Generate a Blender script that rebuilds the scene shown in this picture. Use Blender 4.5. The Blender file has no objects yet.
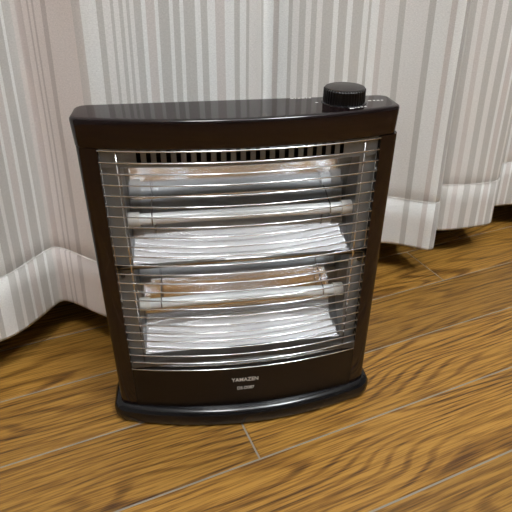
import bpy, bmesh, math, random
import numpy as np
from mathutils import Matrix, Vector

random.seed(7)
scene = bpy.context.scene
C = scene.collection

# ------------------------------------------------------------------ camera
# World frame = room frame: x along the floor boards and the curtain wall,
# y towards the curtain wall, z up.  The heater is turned by -TH in it.
TH = 0.265016
CT, ST = math.cos(TH), math.sin(TH)


def h2w(x, y, z=0.0):
    """heater frame -> room frame (heater origin = room origin)"""
    return Vector((CT * x + ST * y, -ST * x + CT * y, z))


F_PX = 522.5
YAW, PITCH, ROLL = 0.143766, 0.547450, 0.004039
cy_, sy_, cp_, sp_ = math.cos(YAW), math.sin(YAW), math.cos(PITCH), math.sin(PITCH)
fwd = Vector((sy_ * cp_, cy_ * cp_, -sp_))
rgt = Vector((cy_, -sy_, 0))
upv = rgt.cross(fwd)
r2 = math.cos(ROLL) * rgt + math.sin(ROLL) * upv
u2 = -math.sin(ROLL) * rgt + math.cos(ROLL) * upv
RGT, UPV, FWD = h2w(*r2), h2w(*u2), h2w(*fwd)
CAM = h2w(-0.052550, -0.446166, 0.485121)
cam_d = bpy.data.cameras.new('camera')
cam_d.sensor_width = 36
cam_d.lens = F_PX / 512 * 36
cam_d.clip_start = 0.02
cam_o = bpy.data.objects.new('camera', cam_d)
C.objects.link(cam_o)
m = Matrix.Identity(4)
for i in range(3):
    m[i][0], m[i][1], m[i][2], m[i][3] = RGT[i], UPV[i], -FWD[i], CAM[i]
cam_o.matrix_world = m
scene.camera = cam_o

# ------------------------------------------------------------------ light
w = bpy.data.worlds.new('world')
scene.world = w
w.use_nodes = True
w.node_tree.nodes['Background'].inputs[0].default_value = (1, 0.95, 0.9, 1)
w.node_tree.nodes['Background'].inputs[1].default_value = 0.02
scene.view_settings.view_transform = 'Standard'
scene.view_settings.look = 'None'
scene.view_settings.gamma = 1
scene.view_settings.use_curve_mapping = False
scene.view_settings.exposure = 1.2
CEIL = 2.4
# (heater-frame x, y, radius, emission strength, colour)
LAMPS = [(-0.14, -0.80, 0.18, 20.5, (0.97, 0.985, 1.0)),
         (0.64, -0.82, 0.20, 27.0, (0.92, 0.97, 1.0))]


# ------------------------------------------------------------------ helpers
def new_mat(name):
    mt = bpy.data.materials.new(name)
    mt.use_nodes = True
    nt = mt.node_tree
    return mt, nt, nt.nodes['Principled BSDF']


def plain(name, col, rough=0.5, metal=0.0, spec=0.5, coat=0.0, bump=0.0, bscale=400.0, rvar=0.0):
    mt, nt, b = new_mat(name)
    b.inputs['Base Color'].default_value = (*col, 1)
    b.inputs['Roughness'].default_value = rough
    b.inputs['Metallic'].default_value = metal
    b.inputs['Specular IOR Level'].default_value = spec
    b.inputs['Coat Weight'].default_value = coat
    tc = nt.nodes.new('ShaderNodeTexCoord')
    no = nt.nodes.new('ShaderNodeTexNoise')
    no.inputs['Scale'].default_value = bscale
    nt.links.new(tc.outputs['Object'], no.inputs['Vector'])
    if bump:
        bp = nt.nodes.new('ShaderNodeBump')
        bp.inputs['Strength'].default_value = bump
        bp.inputs['Distance'].default_value = 0.001
        nt.links.new(no.outputs['Fac'], bp.inputs['Height'])
        nt.links.new(bp.outputs['Normal'], b.inputs['Normal'])
    if rvar:
        mr = nt.nodes.new('ShaderNodeMapRange')
        mr.inputs['To Min'].default_value = rough
        mr.inputs['To Max'].default_value = rough + rvar
        nt.links.new(no.outputs['Fac'], mr.inputs['Value'])
        nt.links.new(mr.outputs['Result'], b.inputs['Roughness'])
    return mt


def mesh_obj(name, verts, faces, mat, parent=None, smooth=False):
    me = bpy.data.meshes.new(name)
    me.from_pydata([tuple(v) for v in verts], [], faces)
    me.update()
    bm = bmesh.new()
    bm.from_mesh(me)
    bmesh.ops.recalc_face_normals(bm, faces=bm.faces)
    bm.to_mesh(me)
    bm.free()
    if mat:
        me.materials.append(mat)
    if smooth:
        for p in me.polygons:
            p.use_smooth = True
    o = bpy.data.objects.new(name, me)
    C.objects.link(o)
    o.parent = parent
    return o


def autosmooth(o, ang=40):
    me = o.data
    for p in me.polygons:
        p.use_smooth = True
    me.set_sharp_from_angle(angle=math.radians(ang))


class MB:
    def __init__(s):
        s.v, s.f = [], []

    def add(s, v, f):
        k = len(s.v)
        s.v += [tuple(q) for q in v]
        s.f += [tuple(k + i for i in q) for q in f]

    def box(s, x0, x1, y0, y1, z0, z1):
        s.add([(x0, y0, z0), (x1, y0, z0), (x1, y1, z0), (x0, y1, z0),
               (x0, y0, z1), (x1, y0, z1), (x1, y1, z1), (x0, y1, z1)],
              [(0, 3, 2, 1), (4, 5, 6, 7), (0, 1, 5, 4), (1, 2, 6, 5), (2, 3, 7, 6), (3, 0, 4, 7)])

    def tube(s, pts, r, n=8, closed=False):
        pts = [Vector(p) for p in pts]
        N = len(pts)
        v, f = [], []
        prev = None
        for i, p in enumerate(pts):
            a = pts[(i - 1) % N] if (closed or i > 0) else p
            b = pts[(i + 1) % N] if (closed or i < N - 1) else p
            t = (b - a).normalized()
            if prev is None:
                ref = Vector((0, 0, 1)) if abs(t.z) < 0.9 else Vector((0, 1, 0))
                e = t.cross(ref).normalized()
            else:
                e = (prev - t * prev.dot(t)).normalized()
            prev = e
            g = t.cross(e)
            for k in range(n):
                a_ = 2 * math.pi * k / n
                v.append(p + r * (math.cos(a_) * e + math.sin(a_) * g))
        for i in range(N if closed else N - 1):
            j = (i + 1) % N
            for k in range(n):
                l = (k + 1) % n
                f.append((i * n + k, i * n + l, j * n + l, j * n + k))
        if not closed:
            f.append(tuple(reversed(range(n))))
            f.append(tuple((N - 1) * n + k for k in range(n)))
        s.add(v, f)

    def loft(s, outline, prof):
        """outline: CCW list of (x,y); prof: list of (z, inset); capped both ends"""
        n = len(outline)
        nor = []
        for i in range(n):
            a, b = outline[i - 1], outline[(i + 1) % n]
            tx, ty = b[0] - a[0], b[1] - a[1]
            L = math.hypot(tx, ty) or 1
            nor.append((ty / L, -tx / L))
        v = []
        for z, ins in prof:
            for (x, y), (nx, ny) in zip(outline, nor):
                v.append((x - nx * ins, y - ny * ins, z))
        f = []
        for k in range(len(prof) - 1):
            for i in range(n):
                j = (i + 1) % n
                f.append((k * n + i, k * n + j, (k + 1) * n + j, (k + 1) * n + i))
        f.append(tuple(reversed(range(n))))
        f.append(tuple((len(prof) - 1) * n + i for i in range(n)))
        s.add(v, f)

    def obj(s, name, mat, parent=None, smooth=False, ang=None):
        o = mesh_obj(name, s.v, s.f, mat, parent, smooth)
        if ang:
            autosmooth(o, ang)
        return o


def tag(o, label=None, cat=None, group=None, kind=None):
    if label: o['label'] = label
    if cat: o['category'] = cat
    if group: o['group'] = group
    if kind: o['kind'] = kind
    return o


def set_look(o, label):
    o['label'] = label
    return o


# ------------------------------------------------------------------ materials
def wood_mat():
    mt, nt, b = new_mat('oiled_oak_board')
    N, L = nt.nodes.new, nt.links.new
    tc = N('ShaderNodeTexCoord')
    oi = N('ShaderNodeObjectInfo')
    off = N('ShaderNodeCombineXYZ')
    mu = N('ShaderNodeMath'); mu.operation = 'MULTIPLY'; mu.inputs[1].default_value = 37.0
    L(oi.outputs['Random'], mu.inputs[0])
    L(mu.outputs[0], off.inputs[2])
    mu2 = N('ShaderNodeMath'); mu2.operation = 'MULTIPLY'; mu2.inputs[1].default_value = 11.0
    L(oi.outputs['Random'], mu2.inputs[0])
    L(mu2.outputs[0], off.inputs[0])

    def coords(sx, sy):
        mp = N('ShaderNodeMapping')
        mp.inputs['Scale'].default_value = (sx, sy, 1)
        L(tc.outputs['Object'], mp.inputs['Vector'])
        ad = N('ShaderNodeVectorMath'); ad.operation = 'ADD'
        L(mp.outputs['Vector'], ad.inputs[0]); L(off.outputs[0], ad.inputs[1])
        return ad.outputs[0]

    # growth-ring contours of a long smooth noise -> cathedral grain
    n1 = N('ShaderNodeTexNoise'); n1.inputs['Scale'].default_value = 1.0
    n1.inputs['Detail'].default_value = 2.0; n1.inputs['Roughness'].default_value = 0.35
    n1.inputs['Distortion'].default_value = 0.3
    L(coords(1.7, 11.0), n1.inputs['Vector'])
    k = N('ShaderNodeMath'); k.operation = 'MULTIPLY'; k.inputs[1].default_value = 120.0
    L(n1.outputs['Fac'], k.inputs[0])
    sx_ = N('ShaderNodeSeparateXYZ')
    L(tc.outputs['Object'], sx_.inputs[0])
    ln = N('ShaderNodeMath'); ln.operation = 'MULTIPLY_ADD'; ln.inputs[1].default_value = 520.0
    L(sx_.outputs['Y'], ln.inputs[0]); L(k.outputs[0], ln.inputs[2])
    sn = N('ShaderNodeMath'); sn.operation = 'SINE'
    L(ln.outputs[0], sn.inputs[0])
    # fine pores
    n2 = N('ShaderNodeTexNoise'); n2.inputs['Scale'].default_value = 1.0
    n2.inputs['Detail'].default_value = 4.0; n2.inputs['Roughness'].default_value = 0.6
    L(coords(16, 520), n2.inputs['Vector'])
    n3 = N('ShaderNodeTexNoise'); n3.inputs['Scale'].default_value = 1.0
    n3.inputs['Detail'].default_value = 2.0
    L(coords(2.5, 14), n3.inputs['Vector'])
    r1 = N('ShaderNodeMapRange')
    r1.inputs['From Min'].default_value = 0.1; r1.inputs['From Max'].default_value = 1.0
    r1.inputs['To Min'].default_value = 0.0; r1.inputs['To Max'].default_value = 0.5
    L(sn.outputs[0], r1.inputs['Value'])
    # grain strength comes and goes along the board
    gm = N('ShaderNodeMath'); gm.operation = 'MULTIPLY'
    r3 = N('ShaderNodeMapRange')
    r3.inputs['From Min'].default_value = 0.35; r3.inputs['From Max'].default_value = 0.65
    r3.inputs['To Min'].default_value = 0.35; r3.inputs['To Max'].default_value = 1.1
    L(n3.outputs['Fac'], r3.inputs['Value'])
    L(r1.outputs['Result'], gm.inputs[0]); L(r3.outputs['Result'], gm.inputs[1])
    r2_ = N('ShaderNodeMapRange')
    r2_.inputs['From Min'].default_value = 0.42; r2_.inputs['From Max'].default_value = 0.7
    r2_.inputs['To Min'].default_value = 0.0; r2_.inputs['To Max'].default_value = 0.75
    L(n2.outputs['Fac'], r2_.inputs['Value'])
    sm = N('ShaderNodeMath'); sm.operation = 'ADD'; sm.use_clamp = True
    L(gm.outputs[0], sm.inputs[0]); L(r2_.outputs['Result'], sm.inputs[1])
    rp = N('ShaderNodeValToRGB')
    e = rp.color_ramp.elements
    e[0].position = 0.0; e[0].color = (0.37, 0.190, 0.036, 1)
    e[1].position = 1.0; e[1].color = (0.055, 0.021, 0.005, 1)
    x = e.new(0.45); x.color = (0.205, 0.094, 0.014, 1)
    L(sm.outputs[0], rp.inputs['Fac'])
    # board to board tone
    hv = N('ShaderNodeHueSaturation')
    rr = N('ShaderNodeMapRange')
    rr.inputs['To Min'].default_value = 0.82; rr.inputs['To Max'].default_value = 1.15
    L(oi.outputs['Random'], rr.inputs['Value'])
    L(rr.outputs['Result'], hv.inputs['Value'])
    L(rp.outputs['Color'], hv.inputs['Color'])
    L(hv.outputs['Color'], b.inputs['Base Color'])
    b.inputs['Roughness'].default_value = 0.42
    b.inputs['Specular IOR Level'].default_value = 0.4
    bp = N('ShaderNodeBump'); bp.inputs['Strength'].default_value = 0.25; bp.inputs['Distance'].default_value = 0.0006
    bp.invert = True
    L(sm.outputs[0], bp.inputs['Height'])
    L(bp.outputs['Normal'], b.inputs['Normal'])
    return mt


def fabric_mat():
    mt, nt, b = new_mat('striped_curtain_cloth')
    N, L = nt.nodes.new, nt.links.new
    at = N('ShaderNodeAttribute'); at.attribute_name = 'stripe_shade_colour'
    uv = N('ShaderNodeUVMap'); uv.uv_map = 'weave'
    mp = N('ShaderNodeMapping'); mp.inputs['Scale'].default_value = (1500, 450, 1)
    L(uv.outputs['UV'], mp.inputs['Vector'])
    n1 = N('ShaderNodeTexNoise'); n1.inputs['Scale'].default_value = 1.0; n1.inputs['Detail'].default_value = 2
    L(mp.outputs['Vector'], n1.inputs['Vector'])
    mp2 = N('ShaderNodeMapping'); mp2.inputs['Scale'].default_value = (350, 900, 1)
    L(uv.outputs['UV'], mp2.inputs['Vector'])
    n2 = N('ShaderNodeTexNoise'); n2.inputs['Scale'].default_value = 1.0; n2.inputs['Detail'].default_value = 2
    L(mp2.outputs['Vector'], n2.inputs['Vector'])
    ad = N('ShaderNodeMath'); ad.operation = 'ADD'
    L(n1.outputs['Fac'], ad.inputs[0]); L(n2.outputs['Fac'], ad.inputs[1])
    mr = N('ShaderNodeMapRange')
    mr.inputs['From Min'].default_value = 0.6; mr.inputs['From Max'].default_value = 1.4
    mr.inputs['To Min'].default_value = 0.84; mr.inputs['To Max'].default_value = 1.12
    L(ad.outputs[0], mr.inputs['Value'])
    mx = N('ShaderNodeVectorMath'); mx.operation = 'SCALE'
    L(at.outputs['Color'], mx.inputs[0]); L(mr.outputs['Result'], mx.inputs['Scale'])
    L(mx.outputs[0], b.inputs['Base Color'])
    b.inputs['Roughness'].default_value = 0.85
    b.inputs['Specular IOR Level'].default_value = 0.15
    b.inputs['Sheen Weight'].default_value = 0.15
    bp = N('ShaderNodeBump'); bp.inputs['Strength'].default_value = 0.3; bp.inputs['Distance'].default_value = 0.0006
    L(ad.outputs[0], bp.inputs['Height'])
    L(bp.outputs['Normal'], b.inputs['Normal'])
    return mt


def reflector_mat():
    mt, nt, b = new_mat('polished_aluminium_reflector')
    N, L = nt.nodes.new, nt.links.new
    b.inputs['Metallic'].default_value = 1.0
    b.inputs['Base Color'].default_value = (0.62, 0.63, 0.655, 1)
    b.inputs['Roughness'].default_value = 0.10
    tc = N('ShaderNodeTexCoord')
    mp = N('ShaderNodeMapping'); mp.inputs['Scale'].default_value = (450, 1.5, 1.5)
    L(tc.outputs['Object'], mp.inputs['Vector'])
    n = N('ShaderNodeTexNoise'); n.inputs['Scale'].default_value = 1.0; n.inputs['Detail'].default_value = 2
    L(mp.outputs['Vector'], n.inputs['Vector'])
    bp = N('ShaderNodeBump'); bp.inputs['Strength'].default_value = 0.8; bp.inputs['Distance'].default_value = 0.00013
    L(n.outputs['Fac'], bp.inputs['Height'])
    L(bp.outputs['Normal'], b.inputs['Normal'])
    return mt


M_WOOD = wood_mat()
M_SUB = plain('groove_glare', (0.25, 0.225, 0.19), 0.6)  # grey stands in for the glare of glossy grooves
M_WALL = plain('darkened_wallpaper', (0.24, 0.225, 0.205), 0.9, bump=0.2, bscale=250)  # unseen walls toned dark to cut bounce light and deepen shadows
M_CEIL = plain('white_ceiling_paper', (0.84, 0.84, 0.83), 0.9, bump=0.2, bscale=250)
M_DARKWOOD = plain('dark_baseboard_wood', (0.06, 0.03, 0.018), 0.4)
M_GLASS = plain('added_dark_glass', (0.004, 0.005, 0.006), 0.05)
M_FABRIC = fabric_mat()
M_THREAD = plain('hem_thread', (0.70, 0.68, 0.64), 0.8)
M_BROWN = plain('dark_brown_enamel', (0.0085, 0.0042, 0.0046), 0.06, spec=0.48)
M_PANEL = plain('satin_brown_enamel', (0.0065, 0.0040, 0.0032), 0.30, spec=0.35, bump=0.05, bscale=900)
M_BLACK = plain('black_plastic', (0.004, 0.004, 0.005), 0.14, spec=0.45)
M_KNOB = plain('black_knob_plastic', (0.004, 0.003, 0.003), 0.3, spec=0.3)
M_KNOBTOP = plain('knob_top_disc', (0.018, 0.014, 0.013), 0.38)
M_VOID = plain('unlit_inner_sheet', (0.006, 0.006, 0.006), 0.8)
M_CHROME = plain('chrome_wire', (0.70, 0.71, 0.72), 0.11, metal=1.0)
M_SHEET = plain('galvanised_sheet', (0.42, 0.42, 0.41), 0.25, metal=1.0, bump=0.2, bscale=160)
M_REFL = reflector_mat()
M_ZINC = plain('matt_zinc_sheet', (0.21, 0.215, 0.215), 0.42, metal=0.45, bump=0.2, bscale=160)
M_DSHEET = plain('dull_dark_steel', (0.16, 0.155, 0.15), 0.3, metal=1.0)
M_TUBE = plain('milky_quartz', (0.72, 0.74, 0.74), 0.18, coat=0.4)
M_CERAMIC = plain('ceramic_end', (0.62, 0.60, 0.56), 0.5)
M_PRINT = plain('silver_print', (0.62, 0.60, 0.58), 0.5)
M_SCREW = plain('dark_screw', (0.05, 0.05, 0.05), 0.35, metal=1.0)

# ------------------------------------------------------------------ room shell
X0, X1, Y0, Y1 = -1.75, 2.05, -2.85, 0.375


def shell(name, x0, x1, y0, y1, z0, z1, mat):
    b = MB(); b.box(x0, x1, y0, y1, z0, z1)
    return tag(b.obj(name, mat), kind='structure')


floor = shell('floor', X0, X1, Y0, Y1, -0.06, -0.0012, M_SUB)
set_look(floor, 'golden brown oak board floor with grey glare painted in thin joints')
shell('wall_back', X0 - 0.1, X1 + 0.1, Y1, Y1 + 0.1, -0.06, CEIL, M_WALL)
shell('wall_front', X0 - 0.1, X1 + 0.1, Y0 - 0.1, Y0, -0.06, CEIL, M_WALL)
shell('wall_left', X0 - 0.1, X0, Y0, Y1, -0.06, CEIL, M_WALL)
shell('wall_right', X1, X1 + 0.1, Y0, Y1, -0.06, CEIL, M_WALL)
shell('ceiling', X0 - 0.1, X1 + 0.1, Y0 - 0.1, Y1 + 0.1, CEIL, CEIL + 0.08, M_CEIL)
win = shell('added_window_1', X0 + .3, X1 - .3, Y1 - .006, Y1, .07, 2.1, M_GLASS)  # unseen dark window, added to cut bounce light behind the curtain
wi = (X1 - X0 - .6) / 4
for i in range(5):
    b = MB(); xq = X0 + .3 + wi * i; b.box(xq - .025, xq + .025, Y1 - .03, Y1 - .006, .07, 2.1)
    b.obj('added_window_stile', M_DARKWOOD, win)
for z in (.07, 2.05):
    b = MB(); b.box(X0 + .3, X1 - .3, Y1 - .028, Y1 - .006, z, z + .05)
    b.obj('added_window_rail', M_DARKWOOD, win)
shell('baseboard_back', X0, X1, Y1 - 0.012, Y1, 0.0, 0.07, M_DARKWOOD)

# floor boards: one object per board, shared mesh data
PW, PL, GAP = 0.09965, 0.909, 0.0021
V_LINE = 0.12137                     # a joint line between two rows


def plank_mesh(length):
    hx, hy, bv = length / 2 - GAP / 2, PW / 2 - GAP / 2, 0.0007
    b = MB()
    out = [(-hx, -hy), (hx, -hy), (hx, hy), (-hx, hy)]
    v = [(x, y, -0.010) for x, y in out] + [(x, y, -bv) for x, y in out] + \
        [(x - math.copysign(bv, x), y - math.copysign(bv, y), 0.0) for x, y in out]
    f = []
    for k in (0, 4):
        for i in range(4):
            j = (i + 1) % 4
            f.append((k + i, k + j, k + 4 + j, k + 4 + i))
    f += [(3, 2, 1, 0), (8, 9, 10, 11)]
    b.add(v, f)
    return b


plank_cache = {}


def plank(xa, xb, yc):
    key = round(xb - xa, 4)
    if key not in plank_cache:
        o = plank_mesh(key).obj('plank', M_WOOD, floor)
        plank_cache[key] = o.data
    else:
        o = bpy.data.objects.new('plank', plank_cache[key])
        C.objects.link(o)
        o.parent = floor
    o.location = ((xa + xb) / 2, yc, 0)
    return o


JOINT = {0: 0.4063, 1: 0.06, 2: -0.0150, 3: 0.47, 4: -0.30, 5: 0.15}
row = -3
while True:
    ytop = V_LINE + PW - row * PW
    yc = ytop - PW / 2
    row += 1
    if yc + PW / 2 > Y1 - 0.001:
        continue
    if yc - PW / 2 < Y0:
        break
    r_ = row - 1
    j0 = JOINT.get(r_, (r_ * 0.377) % PL)
    xa = j0
    while xa > X0:
        xa -= PL
    while xa < X1:
        a, b_ = max(xa, X0), min(xa + PL, X1)
        if b_ - a > 0.02:
            plank(a, b_, yc)
        xa += PL

# ------------------------------------------------------------------ curtain
HEM, SEAM, CTOP = 0.055, 0.140, 2.20
KEY = [(-.95, .165), (-.80, .225), (-.66, .215), (-.55, .170), (-.42, .145), (-.33, .152), (-.261, .170), (-.237, .181),
       (-.212, .202), (-.190, .222), (-.181, .226), (-.172, .221), (-.160, .206), (-.135, .168), (-.112, .148), (-.05, .140), (.02, .142),
       (.070, .150), (.084, .160), (.094, .172), (.104, .170), (.114, .156), (.14, .146), (.19, .146),
       (.236, .158), (.252, .186), (.264, .206), (.280, .208), (.305, .196), (.328, .180), (.353, .156), (.370, .1405), (.380, .1385), (.386, .142),
       (.389, .160), (.392, .195), (.405, .215), (.422, .202), (.439, .188), (.460, .179), (.482, .1725), (.510, .1675), (.525, .167), (.538, .171), (.546, .182),
       (.550, .205), (.565, .228), (.585, .229), (.605, .224), (.638, .218), (.69, .19), (.74, .165), (.80, .15), (.87, .17),
       (.93, .22), (1.0, .22), (1.08, .16), (1.18, .15), (1.26, .21), (1.34, .22), (1.42, .16)]


def catmull(P, per):
    out = []
    for i in range(len(P) - 1):
        p0 = P[max(i - 1, 0)]; p1 = P[i]; p2 = P[i + 1]; p3 = P[min(i + 2, len(P) - 1)]
        for k in range(per):
            t = k / per
            q = []
            for a in range(2):
                m1 = (p2[a] - p0[a]) / 2; m2 = (p3[a] - p1[a]) / 2
                q.append((2 * t**3 - 3 * t**2 + 1) * p1[a] + (t**3 - 2 * t**2 + t) * m1 +
                         (-2 * t**3 + 3 * t**2) * p2[a] + (t**3 - t**2) * m2)
            out.append(tuple(q))
    out.append(P[-1])
    return out


CS = np.array(catmull(KEY, 10))
ARC = np.concatenate([[0], np.cumsum(np.hypot(*np.diff(CS, axis=0).T))])


def flare(z):
    """folds spread a little towards the hem"""
    return 1 - 0.068 * min(max((z - HEM) / 0.375, 0), 2.2)


def section(z):
    P = CS.copy()
    P[:, 0] = 0.1 + (P[:, 0] - 0.1) * flare(z)
    return P


def pixel_arc(px, py=0.0):
    """arclength on the cloth that the photo's pixel looks at (print or fold-shade position)"""
    q = (px - 256) / F_PX * RGT + (256 - py) / F_PX * UPV + FWD
    z = 0.43
    best = None
    for _ in range(4):
        P = section(z)
        best = None
        for i in range(len(P) - 1):
            ax, ay = P[i]; bx, by = P[i + 1]
            dx, dy = bx - ax, by - ay
            det = q.x * (-dy) + dx * q.y
            if abs(det) < 1e-12:
                continue
            rx, ry = ax - CAM.x, ay - CAM.y
            s = (rx * (-dy) + dx * ry) / det
            t = (q.x * ry - q.y * rx) / det
            if 0 <= t <= 1 and s > 0 and (best is None or s < best[0]):
                best = (s, ARC[i] + t * (ARC[i + 1] - ARC[i]))
        z = CAM.z + best[0] * q.z
    return best[1]


TONE = {'w': (.80, .80, .78), 'l': (.75, .735, .71), 'p': (.75, .685, .655), 'g': (.55, .535, .505),
        'd': (.46, .445, .425), 'm': (.63, .59, .56), 'k': (.56, .495, .47)}  # d is the shade of a fold edge, painted into the cloth
# right edges of stripes and of painted-in fold shade along the photo's top row, with the tone left of each edge
STR = [(-2, 'g'), (1, 'w'), (9, 'g'), (14, 'm'), (21, 'k'), (26.5, 'p'), (28.3, 'k'), (31.5, 'p'), (33.3, 'k'), (40, 'p'), (44.5, 'k'),
       (70, 'p'), (79, 'm'), (95.4, 'w'), (101.8, 'g'), (109.4, 'l'), (112.6, 'g'), (118, 'l'), (122, 'g'),
       (125.5, 'l'), (128.7, 'g'), (133, 'l'), (140.5, 'g'), (145, 'w'), (154, 'm'), (157.7, 'w'), (168.5, 'g'),
       (172.4, 'w'), (179, 'g'), (183, 'w'), (194.5, 'g'), (200.3, 'w'), (207, 'g'), (215, 'w'), (224.4, 'm'),
       (234, 'w'), (239.5, 'g'), (246, 'w'), (249, 'g'), (262, 'l'), (264, 'g'), (273.4, 'w'), (279, 'm'), (289, 'w'),
       (293, 'g'), (299.7, 'l'), (306, 'g'), (311.5, 'l'), (317, 'g'), (322.7, 'l'), (334, 'g'), (339.5, 'w'),
       (348.5, 'g'), (354, 'w'), (364, 'g'), (369, 'w'), (372, 'g'), (380, 'w'), (385.7, 'm'), (400, 'l'), (406.5, 'g'), (430, 'l'),
       (436.8, 'g'), (452.5, 'w'), (458.6, 'm'), (467.5, 'w'), (471, 'd'), (478, 'g'), (483.5, 'l'), (489, 'm'), (496, 'l'),
       (503, 'g'), (509, 'l')]
edges = []
for px, tone in STR:
    s = pixel_arc(px)
    if edges and s <= edges[-1][0] + 0.0008:
        continue
    edges.append((s, tone))
# the same sort of stripes go on outside the view
seq = [('g', .012), ('w', .005), ('m', .010), ('w', .004), ('g', .012), ('l', .005), ('g', .010), ('w', .016),
       ('g', .006), ('l', .026), ('g', .006), ('w', .018), ('m', .007), ('w', .009)]
s = edges[-1][0]
k = 0
while s < ARC[-1]:
    s += seq[k % len(seq)][1]
    edges.append((min(s, ARC[-1]), seq[k % len(seq)][0])); k += 1
s = edges[0][0]
pre = []
k = 0
while s > 0:
    t_, w_ = seq[k % len(seq)]
    if k:
        pre.append((s, t_))
    else:
        pre.append((s, edges[0][1]))
    s -= w_; k += 1
edges = sorted(pre[1:]) + edges

cols = set(np.round(np.arange(0, ARC[-1], 0.004), 5).tolist()) | {round(float(ARC[-1]), 5)}
for s, _ in edges:
    cols = {c for c in cols if abs(c - s) > 0.0012}
    cols.add(round(float(s), 5))
cols = np.array(sorted(c for c in cols if c <= ARC[-1] + 1e-6))
rows_z = [HEM, HEM + 0.004, .075, .105, SEAM - .0025, SEAM - .0008, SEAM + .0008, SEAM + .0025, .16] + \
    list(np.arange(.19, .75, .04)) + [.85, 1.0, 1.25, 1.6, 1.9, CTOP]
verts, faces, uvs, fcol = [], [], [], []
nc = len(cols)
for z in rows_z:
    P = section(z)
    X = np.interp(cols, ARC, P[:, 0]); Y = np.interp(cols, ARC, P[:, 1])
    tx, ty = np.gradient(X, cols), np.gradient(Y, cols)
    L_ = np.hypot(tx, ty); nx, ny = ty / L_, -tx / L_          # towards the room
    off = np.zeros(nc)
    if z < SEAM - .001:
        off += 0.0012                                           # doubled hem
    if abs(z - SEAM) < .001:
        off -= 0.0008                                           # stitched-in line
    off += 0.0012 * np.sin(cols * 61 + z * 9) * np.sin(z * 13 + cols * 7)
    dz = 0.0025 * np.sin(cols * 23) if z <= HEM + .005 else 0.0 * cols
    for i in range(nc):
        verts.append((X[i] + nx[i] * off[i], Y[i] + ny[i] * off[i], z + dz[i]))
        uvs.append((cols[i], z))
es = np.array([e_[0] for e_ in edges])
mid = (cols[:-1] + cols[1:]) / 2
tones = [edges[min(int(np.searchsorted(es, q)), len(edges) - 1)][1] for q in mid]
for r in range(len(rows_z) - 1):
    for i in range(nc - 1):
        faces.append((r * nc + i, r * nc + i + 1, (r + 1) * nc + i + 1, (r + 1) * nc + i))
        fcol.append(TONE[tones[i]])
me = bpy.data.meshes.new('curtain')
me.from_pydata(verts, [], faces)
uvl = me.uv_layers.new(name='weave')
for li, lp in enumerate(me.loops):
    uvl.data[li].uv = uvs[lp.vertex_index]
ca = me.attributes.new('stripe_shade_colour', 'FLOAT_COLOR', 'FACE')
for i, c in enumerate(fcol):
    ca.data[i].color = (*c, 1)
for p in me.polygons:
    p.use_smooth = True
me.materials.append(M_FABRIC)
curtain = bpy.data.objects.new('curtain', me)
C.objects.link(curtain)
so = curtain.modifiers.new('cloth_thickness', 'SOLIDIFY')
so.thickness = 0.0014
so.offset = -1
tag(curtain, 'off white floor length curtain with grey and beige vertical stripes', 'curtain')
# hem stitch thread
P = section(SEAM)
st = MB()
idx = range(0, len(P), 2)
pts = []
for i in idx:
    a, b_ = P[max(i - 1, 0)], P[min(i + 1, len(P) - 1)]
    t_ = np.array([b_[0] - a[0], b_[1] - a[1]]); t_ /= np.hypot(*t_)
    pts.append((P[i][0] + t_[1] * .0006, P[i][1] - t_[0] * .0006, SEAM))
st.tube(pts, 0.0006, 5)
st.obj('hem_stitching', M_THREAD, curtain, smooth=True)
# rail the curtain hangs from
rail = MB()
rail.tube([(-1.2, 0.18, CTOP + 0.012), (1.6, 0.18, CTOP + 0.012)], 0.012, 12)
for x in (-1.1, 0.2, 1.5):
    rail.box(x - .01, x + .01, 0.175, Y1, CTOP + .018, CTOP + .03)
ro = rail.obj('curtain_rail', M_WALL, None, ang=40)
tag(ro, 'slim curtain rail above the striped curtain', 'curtain rail')

# ------------------------------------------------------------------ ceiling lamps
for i, (hx, hy, rad, strength, col) in enumerate(LAMPS):
    p = h2w(hx, hy)
    root = bpy.data.objects.new('pendant_lamp', None)
    C.objects.link(root)
    root.location = (p.x, p.y, CEIL)
    tag(root, ['round pendant lamp hanging in front of the curtain middle', 'slightly larger round pendant lamp hanging further right'][i], 'lamp')
    em, nt, bs = new_mat('lamp_glow')
    bs.inputs['Emission Color'].default_value = (*col, 1)
    bs.inputs['Emission Strength'].default_value = strength
    bs.inputs['Base Color'].default_value = (.8, .8, .8, 1)
    ring = [(math.cos(a * math.pi / 24) * rad, math.sin(a * math.pi / 24) * rad) for a in range(48)]
    b = MB(); b.loft(ring, [(-0.300, .09), (-0.296, .05), (-0.285, .022), (-0.268, .006), (-0.245, 0), (-0.222, .006), (-0.208, .03), (-0.202, .09)])
    b.obj('diffuser', em, root, ang=50)
    b = MB(); b.tube([(0, 0, -0.203), (0, 0, -0.02)], .004, 8)
    b.obj('cord', M_CEIL, root, ang=40)
    b = MB(); b.loft([(x * .25, y * .25) for x, y in ring], [(-0.03, .006), (-0.024, 0), (0.0, 0)])
    b.obj('ceiling_rose', M_CEIL, root, ang=40)

# ------------------------------------------------------------------ heater
heater = bpy.data.objects.new('electric_heater', None)
C.objects.link(heater)
heater.rotation_euler = (0, 0, -TH)
tag(heater, 'dark brown electric quartz heater with chrome wire guard standing on the floor', 'heater')
HW = 0.146


def bow(x, S, half=HW):
    return -S * (1 - (x / half) ** 2)


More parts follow.
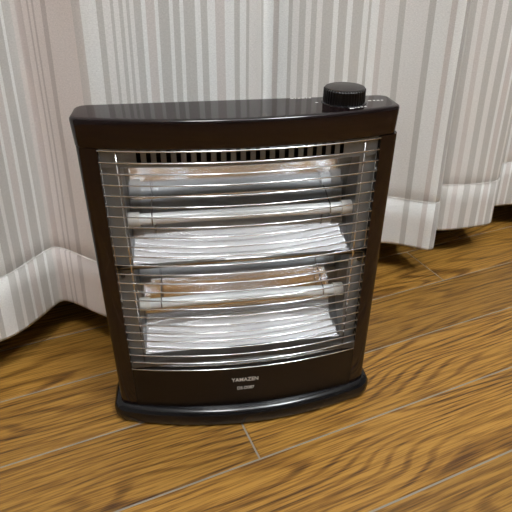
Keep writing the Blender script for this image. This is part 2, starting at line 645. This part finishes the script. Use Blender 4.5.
def bowed_outline(half, S, yc, yback, rf, rb, n=40):
    """CCW plan: bowed front (towards -y), straight back, rounded corners"""
    P = []

    def corner(cx, cy, r, a0, a1, k=8):
        for i in range(k + 1):
            a = a0 + (a1 - a0) * i / k
            P.append((cx + r * math.cos(a), cy + r * math.sin(a)))
    xe = half - rf
    slope = 2 * S * xe / half ** 2
    ang = math.atan(slope)
    # front edge left -> right
    fx = half - rf * (1 - math.sin(ang)) if False else xe
    for i in range(n + 1):
        x = -fx + 2 * fx * i / n
        P.append((x, yc + bow(x, S, half)))
    # front right corner: blend to the side
    x_, y_ = P[-1]
    cxr, cyr = x_ - rf * math.sin(ang), y_ + rf * math.cos(ang)
    dx = half - (cxr + rf)
    for i in range(1, 9):
        a = -math.pi / 2 + ang + (math.pi / 2 - ang) * i / 8
        P.append((cxr + rf * math.cos(a) + dx * i / 8, cyr + rf * math.sin(a)))
    corner(half - rb, yback - rb, rb, 0, math.pi / 2)
    corner(-half + rb, yback - rb, rb, math.pi / 2, math.pi)
    for i in range(7, -1, -1):
        a = -math.pi / 2 + ang + (math.pi / 2 - ang) * (i + 1) / 8
        P.append((-(cxr + rf * math.cos(a) + dx * (i + 1) / 8), cyr + rf * math.sin(a)))
    return P


YB = 0.040                             # back of the body
# --- base plinth
b = MB()
b.loft(bowed_outline(0.1545, 0.0275, -0.0045, 0.062, 0.016, 0.026),
       [(0.0, .004), (.0015, .0022), (.005, .0006), (.011, 0), (.016, .0003), (.0195, .0018), (.0222, .0048), (.0235, .009), (.0238, .013)])
b.obj('base', M_BLACK, heater, ang=50)
# --- lower front panel
b = MB()
n = 40
PS = 0.0205
v, f = [], []
XI = 0.1258
for i in range(n + 1):
    x = -XI + 2 * XI * i / n
    y = bow(x, PS)
    v += [(x, y, .0225), (x, y, .0790), (x, y + .0015, .0805), (x, .012, .0805), (x, .012, .0225)]
for i in range(n):
    for k in range(5):
        l = (k + 1) % 5
        f.append((i * 5 + k, i * 5 + l, (i + 1) * 5 + l, (i + 1) * 5 + k))
f += [(0, 1, 2, 3, 4), tuple(n * 5 + k for k in (4, 3, 2, 1, 0))]
b.add(v, f)
panel = b.obj('lower_panel', M_PANEL, heater, ang=30)


# --- lettering on the panel
def lettering(name, text, cx, cz, size, parent, bold=0.0, width=None):
    cu = bpy.data.curves.new(name, 'FONT')
    cu.body = text
    cu.size = size
    cu.align_x = 'CENTER'
    cu.align_y = 'CENTER'
    cu.extrude = 0.0001
    cu.offset = bold
    tmp = bpy.data.objects.new(name, cu)
    C.objects.link(tmp)
    bpy.context.view_layer.update()
    dg = bpy.context.evaluated_depsgraph_get()
    me = bpy.data.meshes.new_from_object(tmp.evaluated_get(dg))
    bpy.data.objects.remove(tmp)
    xs = [q.co.x for q in me.vertices]
    k = width / (max(xs) - min(xs)) if width else 1
    for q in me.vertices:
        x, z, d = q.co.x * k + cx, q.co.y + cz, q.co.z
        q.co = (x, bow(x, PS) - 0.00016 - d, z)
    me.materials.clear()
    me.materials.append(M_PRINT)
    o = bpy.data.objects.new(name, me)
    C.objects.link(o)
    o.parent = parent
    return o


lettering('brand_lettering', 'YAMAZEN', -0.0025, 0.0618, 0.0076, panel, 0.00008, 0.0300)
lettering('model_lettering', 'DS-D087', -0.0022, 0.0492, 0.0062, panel, 0.0, 0.0190)

# --- side posts
for s in (-1, 1):
    out = [(XI + .0006, bow(XI, PS) + .001), (.1345, bow(.1345, PS) + .0006), (.1405, .0002), (.1432, .0018), (.1446, .0046), (.145, .009),
           (.145, YB - .004), (.141, YB), (.121, YB), (.121, .0300), (XI + .0006, .0040)]
    if s < 0:
        out = [(-x, y) for x, y in reversed(out)]
    b = MB()
    b.loft(out, [(.0222, 0), (.3312, 0)])
    b.obj('side_post', M_BROWN, heater, ang=35)
# --- back sheet
b = MB(); b.box(-.143, .143, .0335, YB + .001, .0225, .332)
b.obj('back_panel', M_PANEL, heater)
# --- top cover
b = MB()
b.loft(bowed_outline(HW - .0008, 0.0215, 0.0, YB + .001, 0.009, 0.011),
       [(.3306, .0026), (.3312, .0014), (.3325, .0010), (.3540, 0), (.3554, .0003), (.3564, .0010), (.3569, .0020), (.3571, .0032), (.3571, .0052)])
b.obj('top_cover', M_BROWN, heater, ang=50).location.x = -.0012

# --- knob
KX, KY, KZ = 0.0955, 0.0200, 0.3570
b = MB()
ring = []
NR = 44
for i in range(NR * 4):
    a = 2 * math.pi * i / (NR * 4)
    r = 0.0190 + (0.00045 if i % 4 in (0, 1) else 0.0)
    ring.append((KX + r * math.cos(a), KY + r * math.sin(a)))
b.loft(ring, [(KZ, .0012), (KZ + .0008, .0002), (KZ + .0118, .0004), (KZ + .0128, .0014)])
knob = b.obj('knob', M_KNOB, heater, ang=25)
ring = [(KX + .0180 * math.cos(i * math.pi / 24), KY + .0180 * math.sin(i * math.pi / 24)) for i in range(48)]
b = MB(); b.loft(ring, [(KZ + .0123, 0), (KZ + .0134, .0002), (KZ + .0137, .001)])
b.obj('knob_top', M_KNOBTOP, knob, ang=40)
ring = [(KX + .0208 * math.cos(i * math.pi / 24), KY + .0208 * math.sin(i * math.pi / 24)) for i in range(48)]
b = MB(); b.loft(ring, [(KZ - .0004, 0), (KZ + .0006, 0), (KZ + .0010, .0006)])
b.obj('knob_collar', M_BLACK, heater, ang=40)

# --- printed dial marks on the top cover (too small to read in the photo)
b = MB()


def mark(x0, x1, y0, y1):
    b.box(x0, x1, y0, y1, KZ - .0002, KZ + .00012)


mark(.0690, .0715, .0190, .0208)
x = .0490
for wd in (.0030, .0016, .0028, .0030, .0014, .0026):
    mark(x, x + wd, .0352, .0374); x += wd + .0011
x = .0945
for wd in (.0040, .0012, .0022, .0022, .0022):
    mark(x, x + wd, -.0040 + (x - .0945) * .3, -.0014 + (x - .0945) * .3); x += wd + .0012
mark(.1185, .1215, .0185, .0210)
x = .1235
for wd in (.0020, .0024, .0020):
    mark(x, x + wd, .0190, .0212); x += wd + .0016
tag(b.obj('dial_marks', M_PRINT, heater), kind='stuff')

# --- reflectors: two horizontal troughs
XR = 0.1100


def sheet(name, prof, half_x, mat, ang=35, thick=.0006, cols=12):
    """thin sheet swept along x; prof is a list of (y, z) from top to bottom"""
    n = len(prof)
    nor = []
    for i in range(n):
        a, c = prof[max(i - 1, 0)], prof[min(i + 1, n - 1)]
        dy, dz = c[0] - a[0], c[1] - a[1]
        L = math.hypot(dy, dz)
        nor.append((-dz / L, dy / L))
    v, f = [], []
    for side in (0, 1):
        for (y, z), (ny, nz) in zip(prof, nor):
            hx = half_x(y)
            for k in range(cols + 1):
                v.append((-hx + 2 * hx * k / cols, y + side * thick * ny, z + side * thick * nz))
    w_ = cols + 1
    o2 = n * w_
    for i in range(n - 1):
        for k in range(cols):
            q = (i * w_ + k, i * w_ + k + 1, (i + 1) * w_ + k + 1, (i + 1) * w_ + k)
            f.append(q); f.append(tuple(o2 + t for t in reversed(q)))
        f.append((i * w_, (i + 1) * w_, o2 + (i + 1) * w_, o2 + i * w_))
        f.append((i * w_ + cols, o2 + i * w_ + cols, o2 + (i + 1) * w_ + cols, (i + 1) * w_ + cols))
    for k in range(cols):
        f.append((k, o2 + k, o2 + k + 1, k + 1))
        e = (n - 1) * w_
        f.append((e + k, e + k + 1, o2 + e + k + 1, o2 + e + k))
    b = MB(); b.add(v, f)
    return b.obj(name, mat, heater, ang=ang)


def trough(z0, z1, k):
    """leaning upper half, rounded back, lower half tipped up as a near-flat facet"""
    prof = [(.0150, z1), (.0215, z1 - .016), (.0265, z1 - .032), (.0292, z1 - .046), (.0300, z0 + .043 * k + .006),
            (.0287, z0 + .034 * k + .001), (.0240, z0 + .0255 * k), (.0120, z0 + .0132 * k), (-.0020, z0)]
    return sheet('reflector', catmull(prof, 5), lambda y: .1090, M_REFL)


trough(.2115, .3130, 1.15)
trough(.0965, .2070, 0.945)
# ridge between the two troughs
b = MB()
b.tube([(-.125, -.0005, .2085), (.125, -.0005, .2085)], .0032, 12)
b.obj('reflector_ridge', M_SHEET, heater, smooth=True)
b = MB(); b.box(-.122, .122, -.0002, .0175, .2066, .2074)
b.obj('lower_hood', M_SHEET, heater)
# side reflectors
for s in (-1, 1):
    b = MB()
    q = [(.1262, .0026), (.1092, -.0022), (.1092, .0310), (.1098, .0310), (.1098, -.0012), (.1262, .0034)]
    if s > 0:
        q = list(reversed(q))
    else:
        q = [(-x, y) for x, y in q]
    b.loft(q, [(.0800, 0), (.3318, 0)])
    b.obj('side_reflector', M_ZINC, heater)


# bowed shelf plates closing the opening top and bottom
def shelf(name, z0, z1, S, yb, mat):
    b = MB()
    v, f = [], []
    n = 30
    for i in range(n + 1):
        x = -.1255 + .251 * i / n
        y = bow(x, S) + .003
        v += [(x, y, z0), (x, y, z1), (x, yb, z1), (x, yb, z0)]
    for i in range(n):
        for k in range(4):
            l = (k + 1) % 4
            f.append((i * 4 + k, i * 4 + l, (i + 1) * 4 + l, (i + 1) * 4 + k))
    f += [(0, 1, 2, 3), tuple(n * 4 + k for k in (3, 2, 1, 0))]
    b.add(v, f)
    return b.obj(name, mat, heater, ang=40)


shelf('bottom_shelf', .0806, .0830, .0200, .030, M_SHEET)
sheet('lower_apron', [(-.0020, .0965), (-.0060, .0905), (-.0085, .0832)], lambda y: .1252, M_DSHEET, 20)
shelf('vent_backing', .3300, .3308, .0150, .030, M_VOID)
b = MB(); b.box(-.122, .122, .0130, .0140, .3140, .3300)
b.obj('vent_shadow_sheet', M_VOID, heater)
# slotted strip under the top cover (bowed sheet with real slots)
b = MB()
NS, PITCHX, SW = 22, 0.00865, 0.0040
VS = .0160


def strip_piece(xa, xb, za, zb, k=1):
    for i in range(k):
        x0 = xa + (xb - xa) * i / k; x1 = xa + (xb - xa) * (i + 1) / k
        v = []
        for x in (x0, x1):
            y = bow(x, VS) + .004
            v += [(x, y, za), (x, y, zb), (x, y + .0008, zb), (x, y + .0008, za)]
        b.add(v, [(0, 1, 5, 4), (1, 2, 6, 5), (2, 3, 7, 6), (3, 0, 4, 7), (0, 3, 2, 1), (4, 5, 6, 7)])


xs0 = -(NS - 1) / 2 * PITCHX - .0012
Z0_, Z1_, Z2_, Z3_ = .3128, .3170, .3284, .3308
strip_piece(-.1255, .1255, Z0_, Z1_, 30)
strip_piece(-.1255, .1255, Z2_, Z3_, 30)
xl = -.1255
for i in range(NS):
    xc = xs0 + i * PITCHX
    strip_piece(xl, xc - SW / 2, Z1_, Z2_)
    xl = xc + SW / 2
strip_piece(xl, .1255, Z1_, Z2_)
b.obj('vent_strip', M_ZINC, heater)
# lip from strip back to the upper trough
b = MB()
v, f = [], []
n = 24
for i in range(n + 1):
    x = -.118 + .236 * i / n
    v += [(x, bow(x, VS) + .004, .3131), (x, .0155, .3130)]
for i in range(n):
    f.append((2 * i, 2 * i + 1, 2 * i + 3, 2 * i + 2))
b.add(v, f)
o = b.obj('upper_lip', M_REFL, heater, smooth=True)

# --- quartz tubes
for zt in (.2545, .1545):
    yt = .0100
    b = MB(); b.tube([(-.1020, yt, zt), (.1020, yt, zt)], .0056, 20)
    t = b.obj('quartz_tube', M_TUBE, heater, ang=50)
    for s in (-1, 1):
        b = MB(); b.tube([(s * .0990, yt, zt), (s * .1130, yt, zt)], .0072, 20)
        b.obj('end_cap', M_CERAMIC, t, ang=50)
        b = MB()
        pts = [(s * .0870, yt + .0068 * math.cos(a), zt + .0068 * math.sin(a)) for a in [math.radians(g) for g in range(60, 301, 20)]]
        pts = [(s * .0870, .027, zt + .012)] + pts + [(s * .0870, .027, zt - .012)]
        b.tube(pts, .0006, 6)
        b.obj('tube_clip', M_SHEET, t, smooth=True)

# --- wire guard
GZ0, GZ1, NW = .0790, .3295, 25
GS = .0200
WR = .00072
guard = bpy.data.objects.new('guard', None)
C.objects.link(guard)
guard.parent = heater
for s in (-1, 1):
    x = s * .1110
    b = MB(); b.tube([(x, bow(x, GS) + 2 * WR, GZ0), (x, bow(x, GS) + 2 * WR, GZ1)], WR * 1.1, 8)
    b.obj('upright_wire', M_CHROME, guard, smooth=True)
    b = MB(); b.tube([(s * .1262, .0022, GZ0 - .0002), (s * .1262, .0022, GZ1 + .0005)], WR * 1.1, 8)
    b.obj('edge_wire', M_CHROME, guard, smooth=True)
half = .1256
pts = []
for i in range(37):
    x = -half + 2 * half * i / 36
    pts.append((x, bow(x, GS), 0))
pts = [(-.1266, .0020, 0), (-.1263, -.0030, 0)] + pts + [(.1263, -.0030, 0), (.1266, .0020, 0)]
b = MB(); b.tube(pts, WR, 8)
first = b.obj('wire', M_CHROME, guard, smooth=True)
wires = [first]
for i in range(1, NW):
    o = bpy.data.objects.new('wire', first.data)
    C.objects.link(o)
    o.parent = guard
    wires.append(o)
for i, o in enumerate(wires):
    o.location = (0, 0, GZ0 + (GZ1 - GZ0) * i / (NW - 1))
# --- screws fixing the side reflectors
for s in (-1, 1):
    b = MB()
    ax = Vector((s * -.27, -.96, 0)).normalized()
    c0 = Vector((s * .1215, .0016, .198))
    b.tube([c0, c0 + ax * .0016], .0026, 12)
    b.obj('screw', M_SCREW, heater, ang=40)
